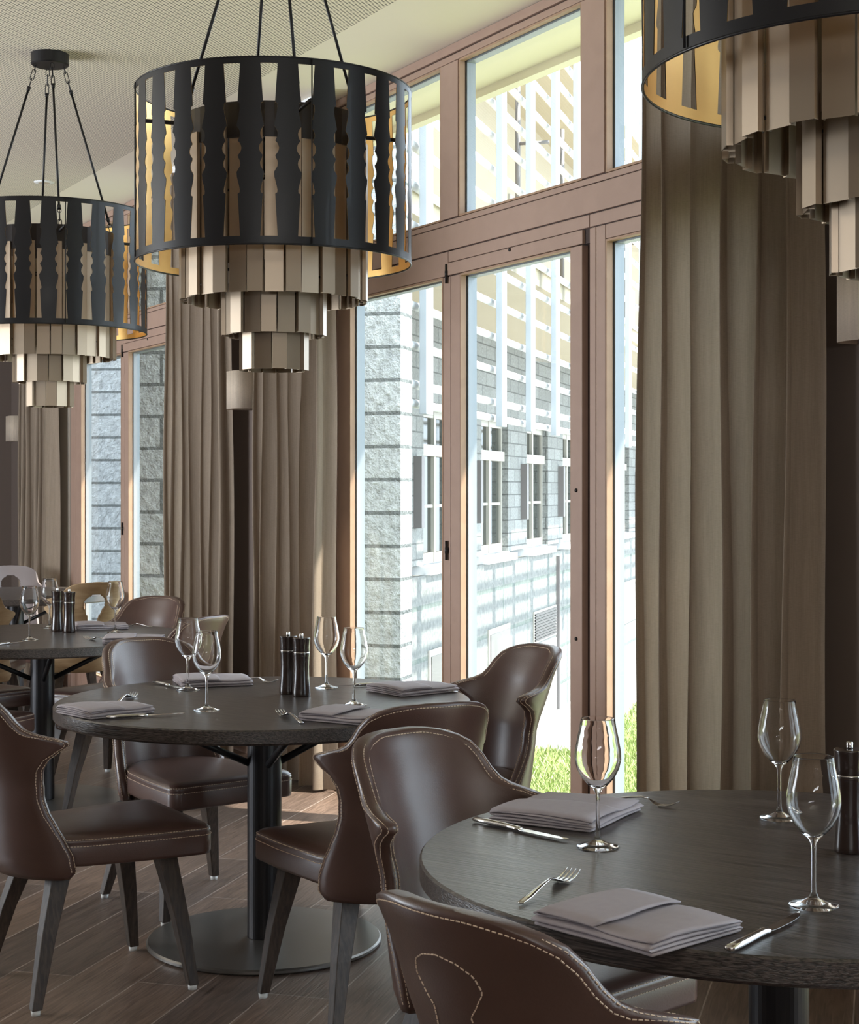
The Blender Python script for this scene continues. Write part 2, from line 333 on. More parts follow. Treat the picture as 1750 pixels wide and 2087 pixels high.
# ------------------------------------------------------------------ curtains
def curtain(s0, s1, seed, label, amp=.06, nf=7, off=-.13, flare=0, z1=3.20, lean=0.):
    rnd = random.Random(seed); bm = bmesh.new()
    ws = [rnd.uniform(.65, 1.4) for _ in range(nf)]; T = sum(ws); N = nf*14; NZ = 26
    edges = [0]
    for q in ws: edges.append(edges[-1]+q/T)
    ams = [rnd.uniform(.7, 1.15) for _ in range(nf)]; ph = [rnd.uniform(-.5, .5) for _ in range(nf)]
    vs_ = []
    for j in range(NZ+1):
        z = .012 + (z1-.012)*j/NZ; zz = 1-j/NZ; row = []
        for i in range(N+1):
            t = i/N; k = min(nf-1, next(q for q in range(nf) if t <= edges[q+1]+1e-9)); f = (t-edges[k])/(edges[k+1]-edges[k])
            a = amp*ams[k]*(.72+.38*zz)
            sh = math.sin(2*PI*f); cc = (1-math.cos(2*PI*f))/2; y = off - a*2.1*cc**.8 + a*1.1
            x = s0+(s1-s0)*t + .024*sh*(1+.3*zz) + ph[k]*.02*math.sin(z*1.7+k)*math.sin(PI*f) + flare*zz*(t-.5)
            y += .006*math.sin(z*3.1+k*1.7)
            row.append(bm.verts.new((x, y, z)))
        vs_.append(row)
    for a, b in zip(vs_, vs_[1:]):
        for i in range(N): bm.faces.new((a[i], a[i+1], b[i+1], b[i]))
    o = link('curtain', bm, CURT, smooth=True); wallframe(o)
    tag(o, label, 'curtain', 'floor length taupe linen curtains')
    tr = link('curtain_track', B((s0-.02, s1+.02, off-.015, off+.015, z1+.002, CEIL-.001)), WHITE, o)
    return o
curtain(-.77, .10, 3, 'taupe linen curtain left of the large window, its right half glowing gold in the sun', .05, 6)
curtain(-2.08, -1.15, 5, 'shaded brown taupe linen curtain left of the small beige wall lamp between the windows', .045, 7)
curtain(2.50, 3.34, 11, 'tall taupe linen curtain right of the large window, nearest to the camera', .06, 6)
curtain(-5.32, -4.44, 9, 'furthest taupe linen curtain at the left edge, gold and bright along its right side', .05, 7)

# ------------------------------------------------------------------ wall lamps
def sconce(s, label, wd=.26, z=1.915, h=.195, d=.11, y0=0):
    r = empty('wall_lamp', WM @ Vector((s, y0, z)), math.atan2(RV.y, RV.x), label, 'wall lamp', 'beige fabric wall lamps')
    bm = bmesh.new(); pts = []
    n = 20
    for k in range(n+1):
        a = PI*k/n; ca, sa = math.cos(a), math.sin(a)
        pts.append((wd/2*math.copysign(abs(ca)**.45, ca), -.012-d*abs(sa)**.45))
    for zz0, zz1, g in ((-h/2, h/2, 0),):
        lo = [bm.verts.new((x, y, zz0)) for x, y in pts]; hi = [bm.verts.new((x, y, zz1)) for x, y in pts]
        for i in range(n): bm.faces.new((lo[i], lo[i+1], hi[i+1], hi[i]))
    link('lamp_shade', bm, SHADE, r, smooth=True, solid=.003)
    link('back_plate', B((-.05, .05, -.012, 0, -h/2-.02, h/2-.03)), BLACKMETAL, r, bevel=.002)
    bm = bmesh.new(); tube(bm, [(0, -.012, -.02), (0, -.05, -.02), (0, -.05, 0)], .008); lathe(bm, [(.0, 0), (.012, 0), (.014, .03), (.022, .055), (.014, .08), (0, .085)], 14, (0, -.05)); link('bulb_holder', bm, BLACKMETAL, r, smooth=True)
    return r
sconce(-.92, 'small beige fabric wall lamp between the two curtains left of the large window', wd=.18, d=.19)
sconce(3.53, 'beige fabric wall lamp cut by the right edge, beneath the nearest chandelier')
sconce(-5.58, 'dim beige wall lamp at the far left, beside the furthest curtain', wd=.22, d=.15, z=1.87)

# ------------------------------------------------------------------ tables
TR = .64; TZ = .75
def make_table(loc, label):
    t = empty('dining_table', loc, 0, label, 'table', 'round dark oak pedestal tables')
    bm = bmesh.new(); lathe(bm, [(0, TZ-.043), (TR-.006, TZ-.043), (TR, TZ-.037), (TR, TZ-.004), (TR-.004, TZ), (0, TZ)], 128)
    o = link('tabletop', bm, TOPWOOD, t)
    bm = bmesh.new(); lathe(bm, [(0, .018), (.053, .018), (.053, TZ-.0432), (0, TZ-.0432)], 40)
    link('pedestal', bm, PEDMETAL, t, smooth=False, bevel=.001)
    for p in t.children if False else []: pass
    bm = bmesh.new(); lathe(bm, [(0, .001), (.356, .001), (.362, .006), (.362, .013), (.357, .0178), (0, .0178)], 96); link('base_plate', bm, BASEMETAL, t)
    for k in range(4):
        a = math.radians(20+90*k); c, s = math.cos(a), math.sin(a)
        bm = bmesh.new(); tube(bm, [(.045*c, .045*s, .555), (.36*c, .36*s, .703)], .011, 10); link('brace', bm, BLACKMETAL, t, smooth=True)
    return t
def smooth_angle(o): pass
TF, TM, TB = Vector((.622, 2.885, 0)), Vector((-.512, 5.025, 0)), Vector((-1.735, 7.26, 0))
t0 = make_table(TF, 'nearest round dark oak table, at the right front of the picture')
for loc, lab in ((TM, 'middle round dark oak table under the fully visible chandelier'), (TB, 'third round dark table at the left, beneath the chandelier cut by the left edge'), (Vector((-2.62, 10.25, 0)), 'furthest round table, a pale glimpse at the left beyond the tan chair')):
    t = copy_tree(t0); t.location = loc; t['label'] = lab

# ------------------------------------------------------------------ chairs
ARC = [(.345, .235), (.37, .268), (.41, .268), (.45, .256), (.49, .238), (.53, .222), (.57, .214), (.61, .216), (.645, .228), (.675, .255), (.697, .292), (.714, .325), (.726, .325),
       (.736, .292), (.748, .248), (.762, .222), (.785, .208), (.81, .199), (.835, .183), (.852, .156), (.863, .122), (.869, .085), (.872, .045)]
def radius(z): return interp([(.34, .205), (.45, .21), (.55, .225), (.72, .228), (.80, .25), (.88, .28)], z)
def rear(z): return interp([(.34, -.235), (.38, -.257), (.46, -.27), (.6, -.285), (.75, -.34), (.88, -.388)], z)
def shell(a, z, d=0):                       # a: arc distance from the centre line, d: offset towards the sitter
    R = radius(z); ph = a/R
    return Vector(((R-d)*math.sin(ph), rear(z) + R - (R-d)*math.cos(ph), z))
TH = .040
def back_mesh(th=TH, hole=None, nr=44, nc=28):
    bm = bmesh.new(); zs = []
    z0, z1 = ARC[0][0], ARC[-1][0]
    for i in range(nr+1):
        t = i/nr; t = t + .06*math.sin(2*PI*t)*0; zs.append(z0+(z1-z0)*(1-(1-t)**1.35))
    F, R = [], []
    for z in zs:
        a = interp(ARC, z); f, r = [], []
        ez = min((z1-z)/.03, 1)
        for k in range(nc+1):
            u = -1+2*k/nc; eu = min((1-abs(u))*a/.03, 1); e = min(ez, eu); pf = .45+.55*math.sqrt(max(0, 1-(1-e)**2))
            f.append(bm.verts.new(shell(a*u, z, th*pf*.5))); r.append(bm.verts.new(shell(a*u, z, -th*pf*.5)))
        F.append(f); R.append(r)
    for i in range(nr):
        for k in range(nc):
            bm.faces.new((F[i][k], F[i][k+1], F[i+1][k+1], F[i+1][k])); bm.faces.new((R[i][k+1], R[i][k], R[i+1][k], R[i+1][k+1]))
        bm.faces.new((R[i][0], F[i][0], F[i+1][0], R[i+1][0])); bm.faces.new((F[i][nc], R[i][nc], R[i+1][nc], F[i+1][nc]))
    for k in range(nc):
        bm.faces.new((F[0][k+1], F[0][k], R[0][k], R[0][k+1])); bm.faces.new((F[nr][k], F[nr][k+1], R[nr][k+1], R[nr][k]))
    return bm
VASE = [(.52, .050), (.56, .046), (.60, .037), (.64, .030), (.67, .034), (.70, .050), (.73, .064), (.76, .064), (.785, .048), (.80, .024), (.805, .0)]
def hole_mesh():
    bm = bmesh.new(); nr, nc = 84, 72; G = []
    z0, z1 = ARC[0][0], ARC[-1][0]
    for i in range(nr+1):
        z = z0+(z1-z0)*i/nr; a = interp(ARC, z); G.append([bm.verts.new(shell(a*(-1+2*k/nc), z)) for k in range(nc+1)])
    V = [(z, w*1.05) for z, w in VASE if z >= .60]
    for i in range(nr):
        z = z0+(z1-z0)*(i+.5)/nr; a = interp(ARC, z); hw = interp(V, z) if .63 < z < .80 else 0
        for k in range(nc):
            if abs(a*(-1+2*(k+.5)/nc)) > hw: bm.faces.new((G[i][k], G[i][k+1], G[i+1][k+1], G[i+1][k]))
    for v in [v for v in bm.verts if not v.link_faces]: bm.verts.remove(v)
    return bm
def dashes(bm, pts, r=.0011, step=.0085, gap=.0025):
    pts = [Vector(p) for p in pts]; L = [0]
    for a, b in zip(pts, pts[1:]): L.append(L[-1]+(b-a).length)
    def P(t):
        for i in range(len(L)-1):
            if t <= L[i+1]: return pts[i].lerp(pts[i+1], (t-L[i])/max(1e-9, L[i+1]-L[i]))
        return pts[-1]
    t = 0
    while t+step < L[-1]:
        a, b = P(t), P(t+step-gap); tube(bm, [a, b], r, 4); t += step
def edge_path(inset, d, z0=.36):
    pts = []; zs = [z0+(ARC[-1][0]-.004-inset*.6-z0)*i/60 for i in range(61)]
    def aa(z): return max(.0, interp(ARC, z + inset*.6) - inset) if z > .74 else interp(ARC, z)-inset
    for z in zs: pts.append(shell(-aa(z), z, d))
    for k in range(1, 8): pts.append(shell(aa(zs[-1])*(-1+k/4), zs[-1]+.002, d))
    for z in reversed(zs): pts.append(shell(aa(z), z, d))
    return pts
def seat_outline(inset=0, n=10):
    # front corners rounded, sides taper to the rear arc
    pts = []
    hw, fy, r = .232, .29, .035
    for k in range(n+1):
        a = PI/2*k/n; pts.append((hw-r+r*math.sin(a), fy-r+r*math.cos(a)))
    pts += [(.226, .12), (.215, .03), (.200, -.075)]
    for k in range(1, 12):
        a = math.radians(15+150*k/12); pts.append((.190*math.cos(a), -.085-.160*math.sin(a)))
    pts += [(-.200, -.075), (-.215, .03), (-.226, .12)]
    for k in range(n+1):
        a = PI/2*(n-k)/n; pts.append((-(hw-r+r*math.sin(a)), fy-r+r*math.cos(a)))
    m = Vector((0, 0)); out = []
    for x, y in pts:
        L = math.hypot(x, y); out.append((x*(1-inset/L), y*(1-inset/L)))
    return out
def make_chair(name='leather_chair', wood=None, label='x'):
    t = empty(name, (0, 0, 0), 0, label, 'chair')
    bm = bmesh.new(); rs = []
    for inset, z in ((.012, .374), (.002, .377), (0, .385), (0, .430), (.002, .436), (.0, .440), (.004, .449), (.016, .457), (.05, .462), (.12, .466), (.19, .467)):
        rs.append([(x, y, z) for x, y in seat_outline(inset)])
    rings(bm, rs); link('seat', bm, LEATHER, t, smooth=True)
    bm = bmesh.new()
    o1 = [(x, y, .4305) for x, y in seat_outline(-.0012)]; o2 = [(x, y, .4475) for x, y in seat_outline(.002)]
    if not wood:
        h = len(o1)
        for o_ in (o1, o2): dashes(bm, o_[:15]); dashes(bm, o_[::-1][:15]); dashes(bm, [o_[-1], o_[0]])
        link('seat_stitching', bm, THREAD, t)
        bk = link('backrest', back_mesh(), LEATHER, t, smooth=True)
        for ins, d in ((.013, TH*.5*.93), (.002, TH*.5*.55), (.002, -TH*.5*.55), (.013, -TH*.5*.99)):
            bm = bmesh.new(); dashes(bm, edge_path(ins, d)); link('edge_stitching', bm, THREAD, bk)
        bm = bmesh.new(); pts = [shell(-interp(VASE, z), z, -TH*.5-.0006) for z in [.40+(.804-.40)*i/60 for i in range(61)]]
        lo = [(.40, .050), (.50, .062), (.60, .070), (.66, .055), (.70, .036), (.725, .032), (.745, .046), (.765, .058), (.785, .052), (.80, .028), (.805, .0)]
        zz = [.41+(.8045-.41)*i/70 for i in range(71)]
        pts = [shell(-interp(lo, z), z, -TH*.5-.0006) for z in zz] + [shell(interp(lo, z), z, -TH*.5-.0006) for z in reversed(zz)]
        dashes(bm, pts); link('motif_stitching', bm, THREAD, bk)
    else:
        link('backrest', hole_mesh(), wood, t, smooth=True, solid=.014)
    for sx in (-1, 1):
        for fy, ty, fx, tx in ((.225, .165, .225, .165), (-.222, -.125, .215, .13)):
            bm = bmesh.new(); rs = []
            for z, x, y, h in ((.014, sx*fx, fy, .0145), (.20, sx*(fx*.55+tx*.45), fy*.55+ty*.45, .021), (.374, sx*tx, ty, .028)):
                rs.append([(x+h*a, y+h*b, z) for a, b in ((-1, -1), (1, -1), (1, 1), (-1, 1))])
            rings(bm, rs); lg = link('leg', bm, LEGWOOD, t, bevel=.003)
            bm = bmesh.new(); lathe(bm, [(0, .0), (.012, .0), (.013, .0135), (0, .0138)], 14, (sx*fx, fy)); link('glide', bm, FOOT, lg, smooth=True)
    return t
lc = make_chair()
wc = make_chair('veneer_chair', TANPLY); gc = make_chair('veneer_chair', GREYPLY)
used = set()
def put(src, c, face, label, group=None):
    o = src if src.name not in used else copy_tree(src); used.add(src.name)
    o.location = (c[0], c[1], 0); o.rotation_euler = (0, 0, math.atan2(-face[0], face[1])); o['label'] = label
    if group: o['group'] = group
G = 'brown leather chairs around the tables'
put(lc, (.29, 2.335), (.74, .67), 'brown leather chair seen from behind in the foreground, pushed under the nearest table', G)
put(lc, (.185, 3.31), (.68, -.73), 'brown leather chair at the far left of the nearest table, its bluish inner back visible', G)
put(lc, (-.155, 4.38), (-.47, .88), 'brown leather chair at the right front of the middle table, loop stitching on its back', G)
put(lc, (-.975, 4.62), (.85, .527), 'brown leather chair cut by the left edge, turned towards the middle table', G)
put(lc, (-.81, 5.52), (.61, -.79), 'brown leather chair behind the left of the middle table, with bluish sheen on its back', G)
put(lc, (.06, 5.38), (-.88, -.48), 'brown leather chair in front of the glass door, right of the middle table', G)
put(lc, (-1.25, 7.01), (-.89, .45), 'brown leather chair right of the third table, greenish light on its curved back', G)
put(lc, (-1.50, 7.76), (-.42, -.90), 'reddish brown leather chair behind the third table in front of the curtain', G)
put(lc, (-1.99, 6.72), (.35, .93), 'brown leather chair near left of the third table, only its seat corner visible', G)
put(lc, (-2.25, 7.75), (.75, -.66), 'brown leather chair at the far left of the third table, mostly hidden', G)
put(wc, (-2.11, 9.60), (-.55, .83), 'tan veneer chair with a vase-shaped hole, below the far window', 'veneer chairs with cut-out backs')
put(gc, (-2.85, 10.95), (.2, -.98), 'mauve grey veneer chair with cut-out back at the far left beyond the furthest table')
put(wc, (-2.53, 9.05), (-.1, 1), 'pale olive veneer chair cut by the left edge in front of the furthest table', 'veneer chairs with cut-out backs')

# ------------------------------------------------------------------ tableware
def make_glass():
    t = empty('wine_glass', (0, 0, 0), 0, 'x', 'glass')
    bm = bmesh.new()
    outer = [(0, 0), (.037, 0), (.039, .0015), (.037, .003), (.020, .007), (.008, .013), (.0042, .022), (.0036, .05), (.0036, .085), (.0045, .098), (.009, .106), (.020, .115), (.031, .128), (.039, .144), (.0425, .160), (.042, .175), (.038, .198), (.0335, .218), (.0312, .2335), (.0310, .2343), (.0306, .2347)]
    inner = [(.0303, .2344), (.0301, .2335), (.0325, .218), (.037, .198), (.041, .175), (.0415, .160), (.038, .145), (.030, .130), (.0195, .118), (.009, .1105), (0, .109)]
    lathe(bm, outer+inner, 48)
    g = link('glass_body', bm, GLASS, t, smooth=True)
    return t
def single_glass():
    t = make_glass(); g = kids(t)[0]; g.parent = None; bpy.data.objects.remove(t); g.name = 'wine_glass'; g['category'] = 'glass'; return g
wg = single_glass()
glasses = [((1218, 1726), 'wine glass left on the nearest table, in front of the dark door post'),
 ((1588, 1668), 'wine glass behind the other one at the right of the nearest table'),
 ((1658, 1846), 'frontmost wine glass at the right of the nearest table, touching a knife tip'),
 ((383, 1407), 'rear glass of the overlapping pair at the left of the middle table'),
 ((421, 1448), 'front glass of the overlapping pair at the left of the middle table'),
 ((665, 1402), 'wine glass just right of the two mills on the middle table'),
 ((721, 1438), 'nearer wine glass right of the mills on the middle table, before the stone pier'),
 ((60, 1305), 'wine glass left of the mills on the third table'),
 ((235, 1290), 'wine glass in front of the tan cut-out chair on the third table'),
 ((101, 1280), 'wine glass behind the mills on the third table')]
def put_glass():
    for i, (q, lab) in enumerate(glasses):
        o = wg if i == 0 else copy_tree(wg); o.location = at(q[0], q[1], TZ+.0006); o['label'] = lab; o['group'] = 'stemmed wine glasses on the tables'
put_glass()
def make_mill():
    t = empty('pepper_mill', (0, 0, 0), 0, 'x', 'mill')
    bm = bmesh.new(); lathe(bm, [(0, 0), (.027, 0), (.0285, .003), (.0285, .012), (.0245, .06), (.0235, .09), (.0250, .125), (.0270, .136), (0, .1365)], 36); link('mill_body', bm, MILL, t, smooth=True, bevel=.0008)
    bm = bmesh.new(); lathe(bm, [(0, .1366), (.0262, .1366), (.0268, .1385), (.0262, .140), (0, .140)], 36); link('steel_ring', bm, STEEL, t, smooth=True)
    bm = bmesh.new(); lathe(bm, [(0, .1402), (.0262, .1402), (.0255, .155), (.0275, .177), (.0285, .183), (.027, .1855), (0, .186)], 36); link('mill_head', bm, MILL, t, smooth=True, bevel=.0008)
    bm = bmesh.new(); lathe(bm, [(0, .1862), (.0055, .1862), (.006, .189), (.006, .197), (.005, .1985), (0, .199)], 20); link('knob', bm, STEEL, t, smooth=True)
    return t
pm = make_mill()
for i, (q, lab) in enumerate([((587, 1414), 'left dark mill of the pair in the middle of the middle table'), ((614, 1419), 'right dark mill of the pair in the middle of the middle table'),
     ((1731, 1736), 'dark mill at the right edge on the nearest table'), ((117, 1286), 'left dark mill of the pair on the third table'), ((141, 1289), 'right dark mill of the pair on the third table')]):
    o = pm if i == 0 else copy_tree(pm); o.location = at(q[0], q[1], TZ+.0004); o['label'] = lab; o['group'] = 'dark wooden mills'
def make_napkin(L=.225, Wd=.205, seed=1):
    rnd = random.Random(seed); t = empty('folded_napkin', (0, 0, 0), 0, 'x', 'napkin'); bm = bmesh.new()
    # several folded layers: a spiral cross-section swept along the length
    nl = 4; th = .0042
    path = []
    for k in range(nl):
        z = .0028 + k*.0052; ys = [-1, -.5, 0, .5, 1] if k % 2 == 0 else [1, .5, 0, -.5, -1]
        for y in ys:
            w_ = Wd/2 - .006 - k*.0012; path.append((y*w_, z + (.0035*(1-abs(y))*k/nl)))
        if k < nl-1:
            sgn = 1 if k % 2 == 0 else -1; path.append((sgn*(Wd/2-.001-k*.0012), z+.0026))
    rs = []; NS = 18
    for i in range(NS+1):
        x = L*(i/NS-.5); bulge = .003*math.sin(i*.9)*.5
        top, bot = [], []
        for j, (y, z) in enumerate(path):
            k = j/len(path); yy = y*(1+.02*math.sin(i*.35+k*3)); zz = z*(1+.10*math.sin(i*.5+y*20)*k)
            j0, j1 = path[max(j-1, 0)], path[min(j+1, len(path)-1)]; dy, dz = j1[0]-j0[0], j1[1]-j0[1]; n = math.hypot(dy, dz) or 1
            ny, nz = -dz/n*.0017, dy/n*.0017
            top.append((x+k*.004*math.sin(y*30), yy+ny, max(zz+nz, .0006))); bot.append((x+k*.004*math.sin(y*30), yy-ny, max(zz-nz, .0006)))
        rs.append(top+bot[::-1])
    rings(bm, rs)
    link('folded_cloth', bm, NAPKIN, t, smooth=True)
    # overlapping top flap
    bm = bmesh.new(); n = 14; g1 = []
    for i in range(n+1):
        x = -L/2+.001+(L*.52)*i/n; row = []
        for j in range(9):
            y = (Wd/2-.003)*(-1+2*j/8); row.append(bm.verts.new((x + .006*math.sin(j*.7)*(i/n), y, .0252+.0028*math.sin(PI*i/n)*.6 + .0035*(1-abs(y)/(Wd/2)) - (.004 if i == 0 else 0) - (.003 if j in (0, 8) else 0))))
        g1.append(row)
    for a, b in zip(g1, g1[1:]):
        for j in range(8): bm.faces.new((a[j], a[j+1], b[j+1], b[j]))
    link('top_flap', bm, NAPKIN, t, smooth=True, solid=.003)
    return t
nk = make_napkin()
naps = [((.275, 3.235), (.5, .86), 'dark grey folded napkin at the far left of the nearest table, beside the wine glass', 1.1),
 ((.307, 2.405), (.66, -.74), 'grey folded napkin at the front edge of the nearest table, between fork and knife', 1.02),
 ((-.945, 4.725), (.73, .68), 'pale folded napkin at the left edge of the middle table', .95),
 ((-.73, 5.45), (.95, .30), 'folded napkin at the back left of the middle table, behind the pair of glasses', 1.05),
 ((-.225, 4.60), (.85, -.53), 'mauve folded napkin at the front right of the middle table', .98),
 ((-.055, 5.23), (.8, .6), 'mauve folded napkin at the right edge of the middle table before the glass door', 1.0),
 ((-1.27, 6.965), (.95, .1), 'pale mauve folded napkin at the right front of the third table', 1.1),
 ((-1.55, 7.63), (.95, .3), 'dark folded napkin at the back right of the third table', 1.05)]
for i, (c, ax, lab, sc) in enumerate(naps):
    o = nk if i == 0 else copy_tree(nk); o.location = (c[0], c[1], TZ+.0006); o.rotation_euler = (0, 0, math.atan2(ax[1], ax[0])); o.scale = (sc, sc, 1); o['label'] = lab; o['group'] = 'folded grey linen napkins'
def loft(bm, secs, n=10):                   # secs: x, half width, half thickness, z centre
    rings(bm, [[(x, hw*math.cos(2*PI*k/n), zc+ht*math.sin(2*PI*k/n)) for k in range(n)] for x, hw, ht, zc in secs])
def make_fork():
    t = empty('table_fork', (0, 0, 0), 0, 'x', 'fork')
    bm = bmesh.new(); loft(bm, [(-.10, .002, .001, .0035), (-.098, .0055, .0018, .0035), (-.07, .0062, .002, .006), (-.03, .0042, .002, .0125), (.005, .0028, .0018, .0165), (.022, .003, .0017, .0140)]); link('fork_handle', bm, STEEL, t, smooth=True)
    bm = bmesh.new(); loft(bm, [(.020, .003, .0016, .0145), (.030, .007, .0014, .0100), (.038, .0115, .0012, .0062), (.050, .0128, .0011, .0028), (.058, .0125, .001, .0022)], 14)
    for k in range(4):
        y = -.0108+.0072*k
        rings(bm, [[(x, y+h*a, z+.0011*b) for a, b in ((-1, -1), (1, -1), (1, 1), (-1, 1))] for x, h, z in ((.052, .0019, .0025), (.070, .0017, .0030), (.085, .0015, .0068), (.098, .0008, .0125))])
    link('fork_tines', bm, STEEL, t, smooth=False, bevel=.0004)
    return t
def make_knife():
    t = empty('table_knife', (0, 0, 0), 0, 'x', 'knife')
    bm = bmesh.new(); loft(bm, [(-.115, .004, .002, .0062), (-.112, .0078, .0046, .0062), (-.08, .0082, .0055, .0062), (-.03, .0066, .0052, .006), (-.012, .006, .0048, .0058), (-.008, .0085, .005, .0058), (.0, .0075, .004, .0055), (.003, .005, .002, .0052)], 12); link('knife_handle', bm, STEEL, t, smooth=True)
    bm = bmesh.new(); rings(bm, [[(x, a, z) for a, z in ((y0, .0045), (y1, .0038), (y1, .0062), (y0, .0050))] for x, y0, y1 in ((.001, -.006, .004), (.02, -.0085, .005), (.06, -.0088, .005), (.09, -.006, .005), (.105, -.001, .0045), (.112, .003, .0038))]); link('knife_blade', bm, STEEL, t)
    return t
fk, kn = make_fork(), make_knife()
def put_cut(src, i, p0, p1, lab, grp, nominal):
    a, b = at(p0[0], p0[1], TZ+.006), at(p1[0], p1[1], TZ+.006); o = src if i == 0 else copy_tree(src)
    m = (a+b)/2; d = b-a; k = max(.85, min(1.1, d.length/nominal)); o.location = (m.x, m.y, TZ+.0006); o.rotation_euler = (0, 0, math.atan2(d.y, d.x)); o.scale = (k, k, 1); o['label'] = lab; o['group'] = grp
for i, (a, b, lab) in enumerate([((1037, 1850), (1188, 1768), 'steel fork lying on the nearest table left of the front napkin'), ((1247, 1628), (1362, 1640), 'steel fork at the back of the nearest table, right of the far napkin'),
    ((635, 1480), (552, 1444), 'steel fork left of the front right napkin on the middle table'), ((228, 1436), (280, 1412), 'steel fork behind the pale napkin at the left of the middle table'),
    ((492, 1385), (552, 1389), 'steel fork right of the back left napkin on the middle table'), ((932, 1408), (812, 1408), 'steel fork in front of the right edge napkin on the middle table'),
    ((243, 1309), (160, 1298), 'steel fork on the third table right of the mills'), ((310, 1277), (251, 1274), 'steel fork behind on the third table beside the dark napkin')]):
    put_cut(fk, i, a, b, lab, 'steel forks on the tables', .198)
for i, (a, b, lab) in enumerate([((1478, 1938), (1640, 1856), 'steel knife on the nearest table, right of the front napkin'), ((962, 1668), (1163, 1712), 'steel knife on the nearest table, left of the far wine glass'),
    ((217, 1462), (378, 1453), 'steel knife in front of the pale napkin at the left of the middle table'), ((314, 1390), (372, 1402), 'steel knife left of the back left napkin on the middle table'),
    ((765, 1394), (676, 1398), 'steel knife left of the right edge napkin on the middle table'), ((-8, 1314), (46, 1307), 'steel knife at the left edge on the third table, left of the glass')]):
    put_cut(kn, i, a, b, lab, 'steel knives on the tables', .226)

# ------------------------------------------------------------------ chandeliers
DR, DZ0, DZ1 = .405, 2.065, 2.572
SLOT = [(0, 43), (.225, 30), (.232, 40), (.262, 42), (.30, 36), (.345, 27), (.362, 25), (.374, 33), (.39, 40), (.405, 43), (.420, 42), (.437, 36), (.449, 31), (.462, 41), (.475, 47), (.490, 50), (.505, 48), (.520, 41), (.534, 31), (.55, 35), (.565, 42), (.58, 44), (.597, 42), (.612, 34), (.63, 25), (.66, 27), (.70, 36), (.733, 42), (.748, 41), (.756, 31), (1, 43)]
def drum_mesh(R):
    bm = bmesh.new(); NS = 25; H = DZ1-DZ0; st, sb = DZ1-.036*H, DZ1-.956*H
    rows = [(st-(st-sb)*t, w*.5395e-3*1.0/DR) for t, w in SLOT]     # z, half angle
    dth = 2*PI/NS; K = 5
    def P(a, z): return bm.verts.new((R*math.cos(a), R*math.sin(a), z))
    for i in range(NS):
        c0, c1 = i*dth, (i+1)*dth
        prev = None
        for z, h in rows:
            cur = [P(c0+h+(dth-2*h)*k/K, z) for k in range(K+1)]
            if prev:
                for k in range(K): bm.faces.new((prev[k], prev[k+1], cur[k+1], cur[k]))
            prev = cur
    for za, zb in ((DZ1, st), (sb, DZ0)):
        n = NS*10; a = [P(2*PI*k/n, za) for k in range(n)]; b = [P(2*PI*k/n, zb) for k in range(n)]
        for k in range(n): bm.faces.new((a[k], a[(k+1) % n], b[(k+1) % n], b[k]))
    return bm
